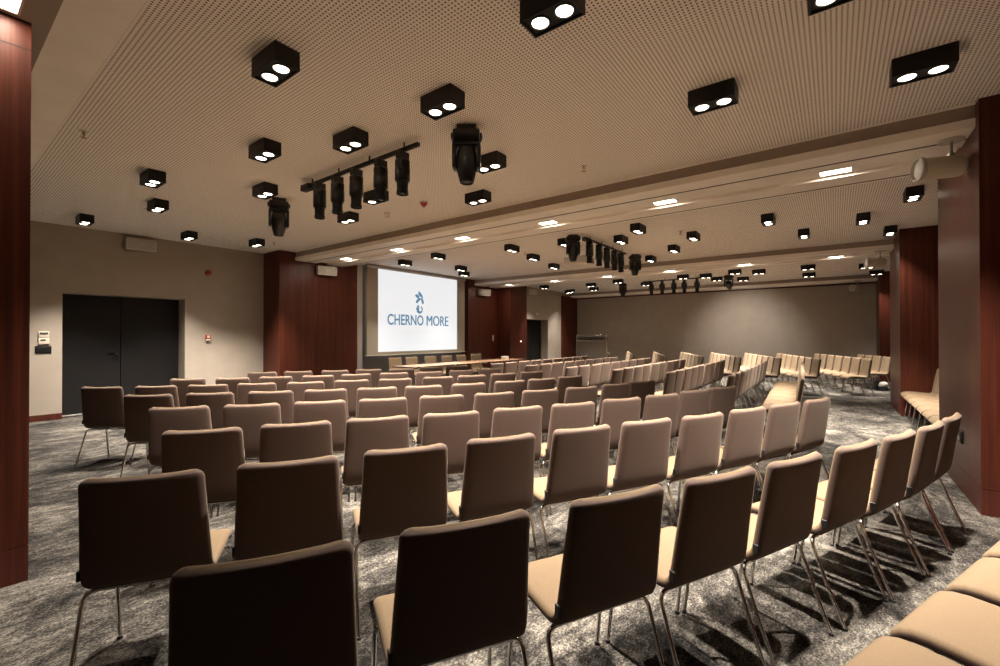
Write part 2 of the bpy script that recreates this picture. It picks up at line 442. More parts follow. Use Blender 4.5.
LEFT_ROWS = [
    [(0.53, 1.12, -29.6), (0.99, 0.86, -29.9), (1.48, 0.59, -27.2), (1.94, 0.35, -25.3), (2.39, 0.13, -23.6), (2.89, -0.1, -22.6), (3.33, -0.3, -20.7), (3.79, -0.485, -19.1), (4.275, -0.645, -17.5)],
    [(0.54, 2.16, -32.7), (0.99, 1.9, -31.5), (1.45, 1.66, -30.1), (1.92, 1.43, -28.1), (2.4, 1.19, -28.1), (2.86, 0.96, -28.1), (3.3, 0.72, -25.3), (3.78, 0.51, -25.1), (4.25, 0.31, -23.5), (4.7, 0.11, -22.4)],
    [(1.01, 2.93, -34.9), (1.44, 2.68, -33.2), (1.87, 2.43, -31.4), (2.3, 2.16, -31.8), (2.78, 1.92, -30.7), (3.22, 1.68, -29.6), (3.72, 1.47, -28.9), (4.2, 1.27, -26.7), (4.72, 1.11, -25.5), (5.2, 0.94, -26.2)],
    [(1.22, 4.0, -37.2), (1.62, 3.7, -37.9), (2.04, 3.42, -35.3), (2.46, 3.13, -34.5), (2.91, 2.86, -34.5), (3.35, 2.59, -30.5), (3.81, 2.36, -29.4), (4.29, 2.14, -27.3), (4.8, 1.97, -23.9), (5.27, 1.83, -25.2)],
    [(1.3, 5.06, -44.0), (1.7, 4.76, -39.9), (2.11, 4.42, -39.6), (2.52, 4.12, -36.0), (2.94, 3.84, -35.1), (3.35, 3.57, -33.1), (3.82, 3.33, -29.7), (4.35, 3.13, -26.3), (4.82, 2.97, -24.6), (5.32, 2.83, -24.0)],
    [(1.2, 6.23, -47.2), (1.58, 5.88, -43.7), (1.97, 5.57, -43.0), (2.37, 5.295, -40.0), (2.785, 4.975, -36.8), (3.24, 4.73, -36.2), (3.68, 4.44, -34.7), (4.19, 4.19, -31.8), (4.64, 3.99, -29.8), (5.15, 3.83, -25.7), (5.68, 3.68, -26.4)],
    [(2.09, 6.55, -44.1), (2.48, 6.21, -42.8), (2.91, 5.95, -41.4), (3.34, 5.65, -36.4), (3.79, 5.42, -34.3), (4.26, 5.17, -34.2), (4.71, 4.9, -30.4), (5.24, 4.72, -27.3), (5.72, 4.53, -26.3)],
    [(3.13, 6.82, -42.9), (3.55, 6.56, -40.5), (3.98, 6.25, -41.4), (4.44, 6.02, -40.5), (4.87, 5.72, -39.6), (5.42, 5.6, -39.6), (5.93, 5.45, -42.8)],
]
chair0 = make_chair(); used = []
def place_chair(x, y, ang, label, group):
    if not used:
        used.append(1); chair0.location = (x, y, 0); chair0.rotation_euler = (0, 0, R(ang)); tag(chair0, label, 'chair', group); return chair0
    near = math.hypot(x, y) < 5.2
    r = dup(chair0, (x, y, 0), R(ang), label, group, keep=(lambda g: near or g.name.startswith('brand_tag')))
    r['category'] = 'chair'
    return r

ROWN = ['nearest row', 'second nearest row', 'third nearest row', 'fourth nearest row', 'fifth nearest row', 'sixth nearest row', 'seventh nearest row', 'front row']
for ri, row in enumerate(LEFT_ROWS):
    for i, (x, y, a) in enumerate(row):
        place_chair(x, y, a, 'taupe padded chair, %s from the left in the %s of the door-side block' % (ORD[i], ROWN[ri]), 'chairs in the door-side block')
for i, (x, y) in enumerate(((1.54, -0.475), (2.005, -0.67), (2.475, -0.87), (2.94, -1.055))):
    place_chair(x, y, -22, 'tan padded chair by the right wall, %s from the bottom, backrest cut off' % ORD[i], 'chairs along the right wall')
MID_Y = [0.33, 1.16, 1.98, 2.84, 3.67, 4.50, 5.33]
MIDN = ['row nearest the corridor', 'second row from the corridor', 'third row from the corridor', 'fourth row from the corridor', 'fifth row from the corridor', 'sixth row from the corridor', 'row nearest the table']
for ri, y in enumerate(MID_Y):
    for i in range(9):
        sk = 0.050 if ri == 0 else 0.0
        place_chair(6.97 + 0.484 * i + random.uniform(-.004, .004), y + sk * .484 * i + random.uniform(-.012, .012) * (.3 if sk else 1), (2.8 if sk else 0) + random.uniform(-1.2, 1.2) * (.4 if sk else 1),
                    'taupe chair, %s from the left in the %s, middle block' % (ORD[i], MIDN[ri]), 'chairs in the middle block')
ROWR = ['row nearest the corridor', 'second row from the corridor', 'third row from the corridor', 'fourth row from the corridor', 'fifth row from the corridor', 'sixth row from the corridor', 'seventh row from the corridor', 'row nearest the screen']
RIGHT_ROWS = [(13.65, -0.62, 20, 7), (13.05, 0.33, 19.5, 7), (12.83, 1.10, 21, 7), (12.72, 1.95, 23, 7), (12.68, 2.83, 24, 7), (12.32, 3.68, 23, 7), (12.28, 4.53, 24, 7), (12.22, 5.25, 24, 3)]
for ri, (x0, y0, th, n) in enumerate(RIGHT_ROWS):
    for i in range(n):
        d = .503 * (n - 1 - i)
        place_chair(x0 + d * math.cos(R(th)), y0 + d * math.sin(R(th)), th + random.uniform(-1.5, 1.5), 'tan chair, %s from left, %s, far-wall block' % (ORD[i], ROWR[ri]), 'chairs in the far block')
for i in range(4):
    d = .503 * (3 - i)
    place_chair(15.1 + d * math.cos(R(18)), -1.08 + d * math.sin(R(18)), 18, 'tan chair above the bags, %s from the left in the row behind the pier' % ORD[i], 'chairs in the far block')
for i in range(7):
    place_chair(10.08 - 0.487 * i, -1.38, random.uniform(-.8, .8), 'tan chair lined up in the recess between the piers, %s from the far pier' % ORD[i], 'chairs in the recess')
for i, (x, y, a) in enumerate(((7.17, 8.70, 180), (7.67, 8.66, 182), (8.26, 8.58, 178), (8.75, 8.46, 181), (9.28, 8.42, 184), (10.10, 8.55, 172))):
    place_chair(x, y, a, 'tan chair behind the long table under the screen, %s from the left' % ORD[i], 'chairs behind the table')

# ------------------------------------------------------------------ the long table, three sections end to end
def make_table(L=1.40, W=0.66, H=0.74):
    t = thing('conference_table', None, None)
    obj('tabletop', bbox(-L / 2, L / 2, -W / 2, W / 2, H - 0.026, H, 0.004), 'tabletop', t)
    obj('edge_band', bbox(-L / 2 - .003, L / 2 + .003, -W / 2 - .003, W / 2 + .003, H - 0.023, H - .005, 0.002, 1), 'black', t)
    for s in (-1, 1):
        bm = bmesh.new(); x = s * (L / 2 - 0.22)
        tube(bm, [(x, 0, 0.035), (x, 0, H - 0.026)], 0.03, 14)
        tube(bm, [(x, -W / 2 + 0.05, 0.03), (x, 0, 0.045), (x, W / 2 - 0.05, 0.03)], [0.016, 0.024, 0.016], 10)
        tube(bm, [(x, -W / 2 + 0.08, H - 0.038), (x, W / 2 - 0.08, H - 0.038)], 0.014, 8)
        for q in (-1, 1): lathe(bm, [(.018, 0), (.018, .012), (.012, .02)], 10, Matrix.Translation((x, q * (W / 2 - .05), 0)))
        obj('leg', bm, 'steel', t)
    return t
TABN = ['white-lit section of the long table, at its end nearest the door wall', 'middle section of the long table below the screen', 'brown section of the long table at its end towards the far door']
tb = make_table()
for i in range(3):
    x = 6.95 + 1.408 * i
    if i == 0: tb.location = (x, 7.32, 0); tag(tb, TABN[0], 'table', 'table sections under the screen')
    else: dup(tb, (x, 7.32, 0), 0, TABN[i], 'table sections under the screen')['category'] = 'table'
t = thing('document_box', 'small pale box left on the far end of the long table', 'box', (9.95, 7.35, 0.74), 0.3)
obj('body', bbox(-.11, .11, -.07, .07, 0, .075, .003), 'cream', t); obj('lid', bbox(-.113, .113, -.073, .073, .06, .082, .003), 'white', t)

# ------------------------------------------------------------------ projection screen with its picture
t = thing('projection_screen', 'large bright white projection screen showing the blue hotel name', 'screen', (8.905, 9.62, 0))
bm = bmesh.new()
addbox(bm, -1.885, -1.535, -0.02, 0.06, .885, 3.20, .003); addbox(bm, 1.535, 1.885, -0.02, 0.06, .885, 3.20, .003)
addbox(bm, -1.535, 1.535, -0.02, 0.06, .885, .965, .003)
fr = obj('screen_border', bm, 'screen_frame', t)
bm = bmesh.new(); addbox(bm, -1.90, 1.90, -0.05, 0.08, 3.165, 3.235, .004); addbox(bm, -1.90, 1.90, -0.065, -0.05, 3.165, 3.185, .002); obj('roller_case', bm, 'alu', t)
bm = bmesh.new(); addbox(bm, -1.9, 1.9, -0.035, 0.065, .868, .888, .003); obj('bottom_bar', bm, 'cream', t)
bm = bmesh.new(); box(bm, -1.535, 1.535, 0.0, 0.02, .965, 3.168); pic = obj('screen_surface', bm, 'screen', t)

def text_mesh(body, x0, x1, z0, h, m, name, parent, bold=0.0, y=-0.004, shifts=(0.0,)):
    c = bpy.data.curves.new('t', 'FONT'); c.body = body; c.size = 1.0; c.offset = bold; c.extrude = 0.0; c.align_x = 'LEFT'
    o = bpy.data.objects.new('t', c); COL.objects.link(o)
    dg = bpy.context.evaluated_depsgraph_get(); me = bpy.data.meshes.new_from_object(o.evaluated_get(dg))
    bpy.data.objects.remove(o); bpy.data.curves.remove(c)
    xs = [v.co.x for v in me.vertices]; ys = [v.co.y for v in me.vertices]
    sx = (x1 - x0) / (max(xs) - min(xs)); sz = h / (max(ys) - min(ys)); mx, my = min(xs), min(ys)
    for v in me.vertices: v.co = Vector((x0 + (v.co.x - mx) * sx, y, z0 + (v.co.y - my) * sz))
    bm = bmesh.new()
    for k, dx in enumerate(shifts):
        for v in me.vertices: v.co += Vector((dx - (shifts[k - 1] if k else 0.0), 0.0002 if k else 0, 0))
        bm.from_mesh(me)
    bpy.data.meshes.remove(me)
    r = bmesh.ops.extrude_face_region(bm, geom=bm.faces[:])
    for v in [g for g in r['geom'] if isinstance(g, bmesh.types.BMVert)]: v.co.y += 0.003
    return obj(name, bm, m, parent)
text_mesh('CHERNO', 7.69 - 8.905, 9.00 - 8.905, 1.69, 0.30, 'screen_blue', 'lettering', pic, 0.018)
text_mesh('MORE', 9.13 - 8.905, 10.04 - 8.905, 1.69, 0.30, 'screen_blue', 'lettering', pic, 0.0, shifts=(-.008, 0.0, .008))
text_mesh('HOTEL & CASINO', 8.25 - 8.905, 9.36 - 8.905, 1.48, 0.085, 'screen_pale', 'lettering', pic)

def flat_shape(bm, pts, y=-0.004):
    vs = [bm.verts.new((x, y, z)) for x, z in pts]; f = bm.faces.new(vs)
    r = bmesh.ops.extrude_face_region(bm, geom=[f])
    for v in [g for g in r['geom'] if isinstance(g, bmesh.types.BMVert)]: v.co.y += 0.003
bm = bmesh.new()   # the emblem: a crowned leafy head over an open drop
cx = -0.06
flat_shape(bm, [(cx - .03, 2.69), (cx + .05, 2.64), (cx + .12, 2.55), (cx + .14, 2.46), (cx + .06, 2.52), (cx - .02, 2.56), (cx - .05, 2.62)])
flat_shape(bm, [(cx - .18, 2.56), (cx - .09, 2.60), (cx + .00, 2.53), (cx - .05, 2.46), (cx - .12, 2.50)])
flat_shape(bm, [(cx - .14, 2.34), (cx - .12, 2.42), (cx - .03, 2.48), (cx + .05, 2.50), (cx + .02, 2.43), (cx - .04, 2.38), (cx - .08, 2.33)])
flat_shape(bm, [(cx + .06, 2.50), (cx + .14, 2.45), (cx + .17, 2.38), (cx + .15, 2.31), (cx + .09, 2.34), (cx + .08, 2.40), (cx + .04, 2.45)])
out = []; inn = []
for k in range(25):
    a = R(110 + 300 * k / 24); out.append((cx + .125 * math.cos(a), 2.165 + .13 * math.sin(a))); w = .42 + .2 * math.cos(a + 0.6)
    inn.append((cx + .125 * w * math.cos(a) + .012, 2.165 + .13 * w * math.sin(a) + .01))
flat_shape(bm, out + inn[::-1])
obj('emblem', bm, 'screen_blue', pic)
bm = bmesh.new()
for sx in (-1, 1):
    for k in range(6):
        a = R(-60 + 24 * k); x = cx + sx * .27 * math.cos(a) * (1.0 if k % 2 else .85); z = 2.30 + .20 * math.sin(a)
        flat_shape(bm, [(x - .022, z), (x, z + .012), (x + .022, z), (x, z - .012)])
    flat_shape(bm, [(cx + sx * .03, 2.215), (cx + sx * .16, 2.25), (cx + sx * .20, 2.275), (cx + sx * .15, 2.235), (cx + sx * .04, 2.20)])
obj('wreath', bm, 'screen_sand', pic)

# ------------------------------------------------------------------ ceiling lights
def spot(parent, z, power, size=86, blend=1.0, rad=0.05, col=(1.0, 0.93, 0.845)):
    l = bpy.data.lights.new('lamp_light', 'SPOT'); l.energy = power; l.spot_size = R(size); l.spot_blend = blend; l.shadow_soft_size = rad; l.color = col
    o = bpy.data.objects.new('lamp_light', l); COL.objects.link(o); o.parent = parent; o.location = (0, 0, z)
    return o
SPOT_W = 1080.0
def make_downlight():
    t = thing('ceiling_light', None, None)
    bm = bmesh.new()
    hx, hy, h = .083, .160, .125
    addbox(bm, -hx, hx, -hy, hy, -h + .012, 0.0, .003)
    for a in (-1, 1):
        addbox(bm, -hx, hx, a * hy - (.012 if a > 0 else 0), a * hy + (0 if a > 0 else .012), -h, -h + .02, .001)
        addbox(bm, a * hx - (.012 if a > 0 else 0), a * hx + (0 if a > 0 else .012), -hy, hy, -h, -h + .02, .001)
    hs = obj('housing', bm, 'black', t)
    for a in (-1, 1):
        m = Matrix.Translation((0, a * .076, -h))
        bm = bmesh.new(); lathe(bm, [(.058, .016), (.058, .006), (.054, .003), (.049, .005), (.046, .012)], 24, m, False)
        bz = obj('bezel', bm, 'bezel', t)
        bm = bmesh.new(); lathe(bm, [(.046, .012), (.044, .007), (.034, .004), (.018, .002), (.004, .0015)], 24, m); obj('lamp', bm, 'lamp', bz)
    spot(t, -h - .02, SPOT_W)
    return t
P1 = [(2.1, 1.23), (1.44, 2.96), (2.45, 2.41), (2.42, 3.56), (2.05, 4.42), (1.64, 6.23), (2.03, 7.48), (1.59, 9.29), (2.98, 9.28), (2.62, 5.64), (4.0, 8.94), (3.6, 4.74), (3.99, 5.93), (4.43, 3.71), (3.6, 2.86), (3.63, 0.73), (4.04, -0.47), (2.845, -0.05)]
P2 = [(7.32, 8.48), (7.17, 7.18), (8.82, 7.98), (7.43, 5.31), (9.66, 8.62), (8.58, 5.53), (10.02, 5.82), (8.0, 3.2), (7.35, 2.64), (10.41, 3.44), (9.5, 2.66), (8.51, 2.04), (7.99, 0.82), (9.48, 0.43), (8.81, -0.35), (10.1, -0.76), (7.65, -0.80), (7.61, 4.17)]
P3 = [(14.10, 8.60), (16.27, 8.74), (15.95, 8.50), (14.49, 6.91), (15.8, 7.41), (14.09, 5.74), (15.36, 5.24), (14.21, 3.71), (14.39, 3.1), (15.36, 2.98), (13.98, 2.25), (15.86, 2.32), (14.38, 1.71), (14.21, 0.56), (15.99, 0.61), (14.82, -0.66), (14.11, -0.75), (16.53, -0.95)]
def px_x(x, y, z=3.2):
    d = Vector((x, y, z - 1.4)); rt = Vector((math.sin(yaw), -math.cos(yaw), 0))
    return d.dot(rt) / d.dot(F)
DIM = {(7.99, 0.82): .75, (9.48, 0.43): .75, (1.44, 2.96): .62, (2.05, 4.42): .62, (1.64, 6.23): .62, (2.03, 7.48): .75, (2.42, 3.56): .8, (14.10, 8.60): .40, (16.27, 8.74): .16, (15.95, 8.50): .25, (10.1, -0.76): .12, (16.53, -0.95): .15, (14.82, -0.66): .5, (14.11, -0.75): .5, (7.32, 8.48): .35, (8.82, 7.98): .4, (9.66, 8.62): .3}     # lamps turned down beside the walls
dl = make_downlight(); first = True
for P, where in ((P1, 'near ceiling bay'), (P2, 'middle ceiling bay'), (P3, 'far ceiling bay')):
    for i, (x, y) in enumerate(sorted(P, key=lambda p: px_x(*p))):
        lab = 'black box light with two lamps, %s from the left in the %s' % (ORD[i], where)
        if first: dl.location = (x, y, CEIL); tag(dl, lab, 'ceiling light', 'twin box lights on the ceiling'); first = False
        else:
            r_ = dup(dl, (x, y, CEIL), math.pi / 2 if where.startswith('middle') else 0, lab, 'twin box lights on the ceiling'); r_['category'] = 'ceiling light'
            if (x, y) in DIM:
                for c in r_.children:
                    if c.type == 'LIGHT': c.data = c.data.copy(); c.data.energy = SPOT_W * DIM[(x, y)]

def make_panel_light():
    t = thing('panel_light', None, None)
    bm = bmesh.new()
    for a in (-1, 1):
        addbox(bm, -.085, .085, a * .135 - .006, a * .135 + .006, -.012, .0, .001); addbox(bm, a * .079 - .006, a * .079 + .006, -.141, .141, -.012, .0, .001)
    obj('rim', bm, 'white', t)
    bm = bmesh.new(); box(bm, -.074, .074, -.130, .130, -.008, -.001); obj('diffuser', bm, 'panel', t)
    l = bpy.data.lights.new('panel_lamp', 'AREA'); l.shape = 'RECTANGLE'; l.size = .14; l.size_y = .25; l.energy = 9.0; l.color = (1.0, .88, .72)
    lo_ = bpy.data.objects.new('panel_lamp', l); COL.objects.link(lo_); lo_.parent = t; lo_.location = (0, 0, -.014)
    return t
pl = make_panel_light(); firstp = True
for bx, ys, nm in ((5.775, [-.01 + 1.735 * k for k in range(6)], 'nearest beam'), (11.955, [-.02 + 1.745 * k for k in range(6)], 'second beam')):
    for i, y in enumerate(reversed(ys)):
        if y > 9.2: y = 8.95
        lab = 'small glowing rectangular light, %s from the screen wall in the %s' % (ORD[i], nm)
        if firstp: pl.location = (bx, y, 3.113); tag(pl, lab, 'ceiling light', 'rectangular lights in the beams'); firstp = False
        else: dup(pl, (bx, y, 3.113), 0, lab, 'rectangular lights in the beams')['category'] = 'ceiling light'
r_ = dup(pl, (.264, 3.50, 3.202), 0, 'rectangular light glowing right above the near veneered column', 'rectangular lights in the beams'); r_['category'] = 'ceiling light'
for c in r_.children:
    if c.type == 'LIGHT': c.data = c.data.copy(); c.data.energy = 4.5

# ------------------------------------------------------------------ stage lighting
def make_track_spot():
    t = thing('track_spotlight', None, None)
    bm = bmesh.new(); addbox(bm, -.035, .035, -.06, .06, -.075, -.0, .006); addbox(bm, -.052, .052, -.058, .058, -.16, -.07, .012); obj('adapter', bm, 'black_gloss', t)
    bm = bmesh.new()
    for s in (-1, 1): addbox(bm, s * .078 - .005, s * .078 + .005, -.02, .02, -.24, -.10, .003)
    addbox(bm, -.083, .083, -.02, .02, -.11, -.10, .003); obj('yoke', bm, 'black', t)
    bm = bmesh.new(); lathe(bm, [(.030, -.130), (.066, -.145), (.073, -.16), (.073, -.275), (.066, -.29)], 20); b = obj('body', bm, 'black_gloss', t)
    for k in range(4): bm = None
    bm = bmesh.new(); lathe(bm, [(.056, -.288), (.053, -.375), (.058, -.38), (.058, -.41), (.050, -.412), (.047, -.395)], 20, None, False); obj('snout', bm, 'black', t)
    bm = bmesh.new(); lathe(bm, [(.048, -.398), (.035, -.404), (.01, -.406)], 18); obj('lens', bm, 'lens', t)
    return t
ts = make_track_spot(); firsts = True
TR = [((2.84, 3.10), (2.84, 5.14), [(2.84, y) for y in (4.78, 4.42, 4.07, 3.66, 3.33)], 'near track'),
      ((7.45, 3.66), (9.42, 3.66), [(x, 3.66) for x in (7.62, 8.04, 8.41, 8.79, 9.14)], 'middle-bay track'),
      ((14.7, 3.20), (14.7, 5.10), [(14.7, y) for y in (4.84, 4.49, 4.12, 3.80, 3.42)], 'far track')]
for ti, (a, b_, sp, nm) in enumerate(TR):
    a = Vector((*a, 0)); b_ = Vector((*b_, 0)); d = (b_ - a)
    t = thing('lighting_track', ['black track bar across the near ceiling bay carrying five spotlights', 'black track bar in the middle ceiling bay carrying five spotlights', 'black track bar in the far ceiling bay carrying five spotlights'][ti],
              'track', ((a + b_) / 2)[:2] + (CEIL,), math.atan2(d.y, d.x), 'stage lighting tracks')
    L = d.length
    obj('rail', bbox(-L / 2, L / 2, -.019, .019, -.085, -.05, .004), 'black', t)
    for s in (-.8, -.27, .27, .8):
        bm = bmesh.new(); tube(bm, [(s * L / 2, 0, -.052), (s * L / 2, 0, 0)], .009, 8); obj('hanger_rod', bm, 'black', t)
    obj('feed_box', bbox(-L / 2 - .06, -L / 2 + .08, -.04, .04, -.12, -.05, .006) if ti == 1 else bbox(L / 2 - .18, L / 2, -.04, .04, -.12, -.05, .006), 'black', t)
    for i, (x, y) in enumerate(sp):
        lab = 'black stage spotlight hanging down, %s from the left on the %s' % (ORD[i], nm)
        rz = math.atan2(d.y, d.x)
        if firsts: ts.location = (x, y, CEIL - .087); ts.rotation_euler = (0, 0, rz); tag(ts, lab, 'spotlight', 'spotlights on the tracks'); firsts = False
        else: dup(ts, (x, y, CEIL - .087), rz, lab, 'spotlights on the tracks')['category'] = 'spotlight'

def make_moving_head(name, label, loc, rz, tilt):
    t = thing(name, label, 'stage light', loc, rz, 'moving head stage lights'); t.scale = (.85, .85, .85)
    bm = bmesh.new(); addbox(bm, -.14, .14, -.10, .10, -.135, -.025, .02, 2); addbox(bm, -.10, .10, -.07, .07, -.03, .03 if loc[2] < CEIL else 0, .004)
    for s in (-1, 1): addbox(bm, s * .15 - .012, s * .15 + .012, -.05, .05, -.11, -.05, .008)
    obj('base', bm, 'black_gloss', t)
    bm = bmesh.new(); lathe(bm, [(.085, -.155), (.085, -.13)], 20); addbox(bm, -.145, .145, -.075, .075, -.19, -.15, .012, 2)
    for s in (-1, 1): addbox(bm, s * .128 - .020, s * .128 + .020, -.075, .075, -.42, -.16, .016, 2)
    obj('yoke', bm, 'black_gloss', t)
    m = Matrix.Translation((0, 0, -.345)) @ Matrix.Rotation(tilt, 4, 'X')
    bm = bmesh.new(); lathe(bm, [(.03, .165), (.075, .155), (.098, .12), (.108, .06), (.108, -.04), (.102, -.10), (.09, -.15), (.078, -.185), (.074, -.215), (.064, -.22), (.06, -.20)], 22, m, False)
    obj('lamp_head', bm, 'black_gloss', t)
    bm = bmesh.new(); lathe(bm, [(.062, -.205), (.04, -.212), (.01, -.215)], 20, m); obj('lens', bm, 'lens', t)
    bm = bmesh.new(); pts = [(.10 + .06 * math.cos(a), .075 + .02 * math.sin(a * .5), -.055 + .06 * math.sin(a)) for a in [R(-100 + 28 * k) for k in range(11)]]; tube(bm, pts, .006, 8); obj('cable_loop', bm, 'black', t)
    return t
make_moving_head('moving_head_light', 'black moving head lamp pointing straight down, right of the near track', (2.96, 2.61, CEIL - .026), R(-53), 0.0)
make_moving_head('moving_head_light', 'black moving head lamp with its head bent sideways, left of the near track', (2.98, 6.02, CEIL - .026), R(-25), R(24))
make_moving_head('moving_head_light', 'large black moving head lamp left of the middle-bay track', (7.36, 3.87, CEIL), R(-53), 0.0)
make_moving_head('moving_head_light', 'black moving head lamp at the right end of the middle-bay track', (9.98, 3.66, CEIL), R(-53), R(5))
make_moving_head('moving_head_light', 'small distant moving head lamp left of the far track', (15.2, 6.02, CEIL), R(-53), 0.0)
make_moving_head('moving_head_light', 'small distant moving head lamp right of the far track', (15.1, 2.60, CEIL), R(90), R(-60))
added_wash = spot(bpy.data.objects['moving_head_light.005'], -0.5, 270.0, 78, 1.0, .05); added_wash.location = (0, -.22, -.475); added_wash.rotation_euler = (R(-61), 0, 0)  # added spot for the bright pool on the far partition, its source assumed

# ceiling projector
t = thing('ceiling_projector', 'pale projector hanging under the middle ceiling bay behind a black lamp', 'projector', (8.35, 4.25, CEIL), R(2))
obj('projector_body', bbox(-.21, .21, -.25, .25, -.38, -.24, .012), 'white', t)
bm = bmesh.new(); tube(bm, [(0, 0, -.24), (0, 0, 0)], .018, 12); lathe(bm, [(.06, -.01), (.06, 0)], 16); obj('mount_pole', bm, 'white', t)
bm = bmesh.new(); lathe(bm, [(.05, 0), (.05, .03), (.04, .035), (.02, .028)], 16, Matrix.Translation((.06, .25, -.31)) @ Matrix.Rotation(R(-90), 4, 'X')); obj('lens', bm, 'lens', t)
obj('rear_panel', bbox(-.18, .18, -.256, -.249, -.36, -.26, .002), 'display', t)

# cylindrical loudspeakers under the beams near the right-hand wall
def sound_tube(label, loc, rz):
    t = thing('cylinder_speaker', label, 'speaker', loc, rz, 'cylindrical speakers under the beams')
    bm = bmesh.new(); lathe(bm, [(.085, -.022), (.09, -.006), (.085, 0)], 20); obj('ceiling_plate', bm, 'white', t)
    bm = bmesh.new(); tube(bm, [(0, 0, -.02), (0, 0, -.13)], .011, 10); addbox(bm, -.02, .02, -.02, .02, -.16, -.12, .004); obj('stem', bm, 'steel', t)
    m = Matrix.Translation((0, 0, -.235)) @ Matrix.Rotation(R(-90), 4, 'X')
    bm = bmesh.new(); lathe(bm, [(.02, -.09), (.06, -.085), (.085, -.065), (.092, -.03), (.092, .19), (.09, .2)], 24, m); obj('body', bm, 'cream', t)
    bm = bmesh.new(); lathe(bm, [(.096, .2), (.103, .21), (.103, .235), (.09, .24), (.084, .225)], 24, m, False); obj('front_ring', bm, 'white', t)
    bm = bmesh.new(); lathe(bm, [(.086, .222), (.05, .228), (.01, .23)], 22, m); obj('grille', bm, 'grille', t)
    return t
sound_tube('beige cylindrical speaker hanging from the nearest beam at the big pier', (5.36, -.80, 3.085), R(18))
sound_tube('beige cylindrical speaker partly hidden behind the halfway pier', (11.55, -.72, 3.085), R(18))
sound_tube('small distant cylindrical speaker at the end of the last beam', (17.42, -.55, 3.085), R(60))

# box loudspeakers
def box_speaker(label, loc, rz, tilt=0, w=.44, h=.21, d=.19):
    t = thing('wall_speaker', label, 'speaker', loc, rz, 'white box speakers on the walls')
    bm = bbox(-w / 2, w / 2, -d, -.03, -h / 2, h / 2, .014, 2); bmesh.ops.rotate(bm, cent=(0, -.03, 0), matrix=Matrix.Rotation(tilt, 3, 'X'), verts=bm.verts[:]); obj('cabinet', bm, 'white', t)
    bm = bbox(-w / 2 + .018, w / 2 - .018, -d - .006, -d + .004, -h / 2 + .018, h / 2 - .018, .004); bmesh.ops.rotate(bm, cent=(0, -.03, 0), matrix=Matrix.Rotation(tilt, 3, 'X'), verts=bm.verts[:]); g = obj('grille', bm, 'grille', t)
    bm = bbox(-.03, .03, -d - .009, -d - .004, -.01, .01, .002); bmesh.ops.rotate(bm, cent=(0, -.03, 0), matrix=Matrix.Rotation(tilt, 3, 'X'), verts=bm.verts[:]); obj('badge', bm, 'alu', g)
    bm = bmesh.new(); addbox(bm, -.05, .05, -.06, 0, -.06, .06, .006); obj('wall_bracket', bm, 'black', t)
    return t
box_speaker('white box speaker high on the taupe wall above the double door', (2.52, Y_DOOR, 3.09), 0, R(8))
box_speaker('white box speaker under the nearest beam, left of the screen', (5.86, Y_WOOD, 2.93), R(-14), R(6))
box_speaker('white box speaker under the second beam, right of the screen', (11.72, Y_WOOD, 2.87), R(-14), R(6))
box_speaker('distant white box speaker above the far door', (14.25, Y_FAR, 3.09), R(-8), R(6))

# ------------------------------------------------------------------ small things on walls and ceiling
t = thing('alarm_sounder', 'red round fire alarm sounder high on the taupe wall', 'alarm', (3.66, Y_DOOR, 2.70))
bm = bmesh.new(); lathe(bm, [(.055, 0), (.055, .03), (.048, .04)], 20, Matrix.Rotation(R(90), 4, 'X')); obj('base', bm, 'red', t)
bm = bmesh.new(); lathe(bm, [(.046, .04), (.044, .06), (.03, .075), (.01, .08)], 20, Matrix.Rotation(R(90), 4, 'X')); obj('lens', bm, 'red', t)
t = thing('fire_call_point', 'red and cream fire call point at hand height by the double door', 'alarm', (3.66, Y_DOOR, 1.37))
obj('housing', bbox(-.045, .045, -.045, 0, -.045, .045, .005), 'red', t); obj('glass_panel', bbox(-.028, .028, -.050, -.044, -.02, .03, .002), 'cream', t); obj('lower_cover', bbox(-.04, .04, -.047, -.02, -.075, -.044, .004), 'cream', t)
t = thing('fire_call_point', 'red call point with a glowing white button on the bright pilaster', 'alarm', (13.16, 9.05, 1.19))
obj('housing', bbox(-.05, .05, -.045, 0, -.05, .05, .005), 'red', t)
M['button'] = plain('lit_button', (1, 1, 1), .4, emit=(1, .85, .7), strength=2.0)
obj('button', bbox(-.035, .02, -.052, -.044, -.025, .03, .004), 'button', t)
t = thing('room_controller', 'cream control unit with two displays beside the double door', 'wall control', (1.28, Y_DOOR, 1.365))
obj('housing', bbox(-.062, .062, -.03, 0, .0, .105, .004), 'cream', t); obj('display', bbox(-.048, .048, -.033, -.029, .052, .09, .002), 'display', t)
lo = obj('lower_housing', bbox(-.062, .062, -.03, 0, -.105, -.004, .004), 'cream', t); obj('lower_display', bbox(-.04, .02, -.033, -.029, -.055, -.025, .002), 'display', t)
t = thing('control_plate', 'black switch plate directly below the cream control unit', 'switch', (1.275, Y_DOOR, 1.17))
obj('plate', bbox(-.095, .095, -.014, 0, -.06, .06, .004), 'black', t)
bm = bmesh.new()
for k in range(4): addbox(bm, -.078 + .04 * k, -.044 + .04 * k, -.018, -.012, -.035, .035, .002)
obj('keys', bm, 'black_gloss', t)
t = thing('light_switch', 'pale switch plate on the veneered wall right of the screen', 'switch', (12.31, Y_WOOD, 1.31))
obj('plate', bbox(-.045, .045, -.012, 0, -.10, .10, .004), 'cream', t); obj('rocker', bbox(-.03, .03, -.018, -.01, .01, .08, .003), 'white', t); obj('rocker', bbox(-.03, .03, -.018, -.01, -.08, -.01, .003), 'white', t)
t = thing('door_sign', 'small pale sign light above the far door', 'sign', (14.78, Y_FAR, 2.25))
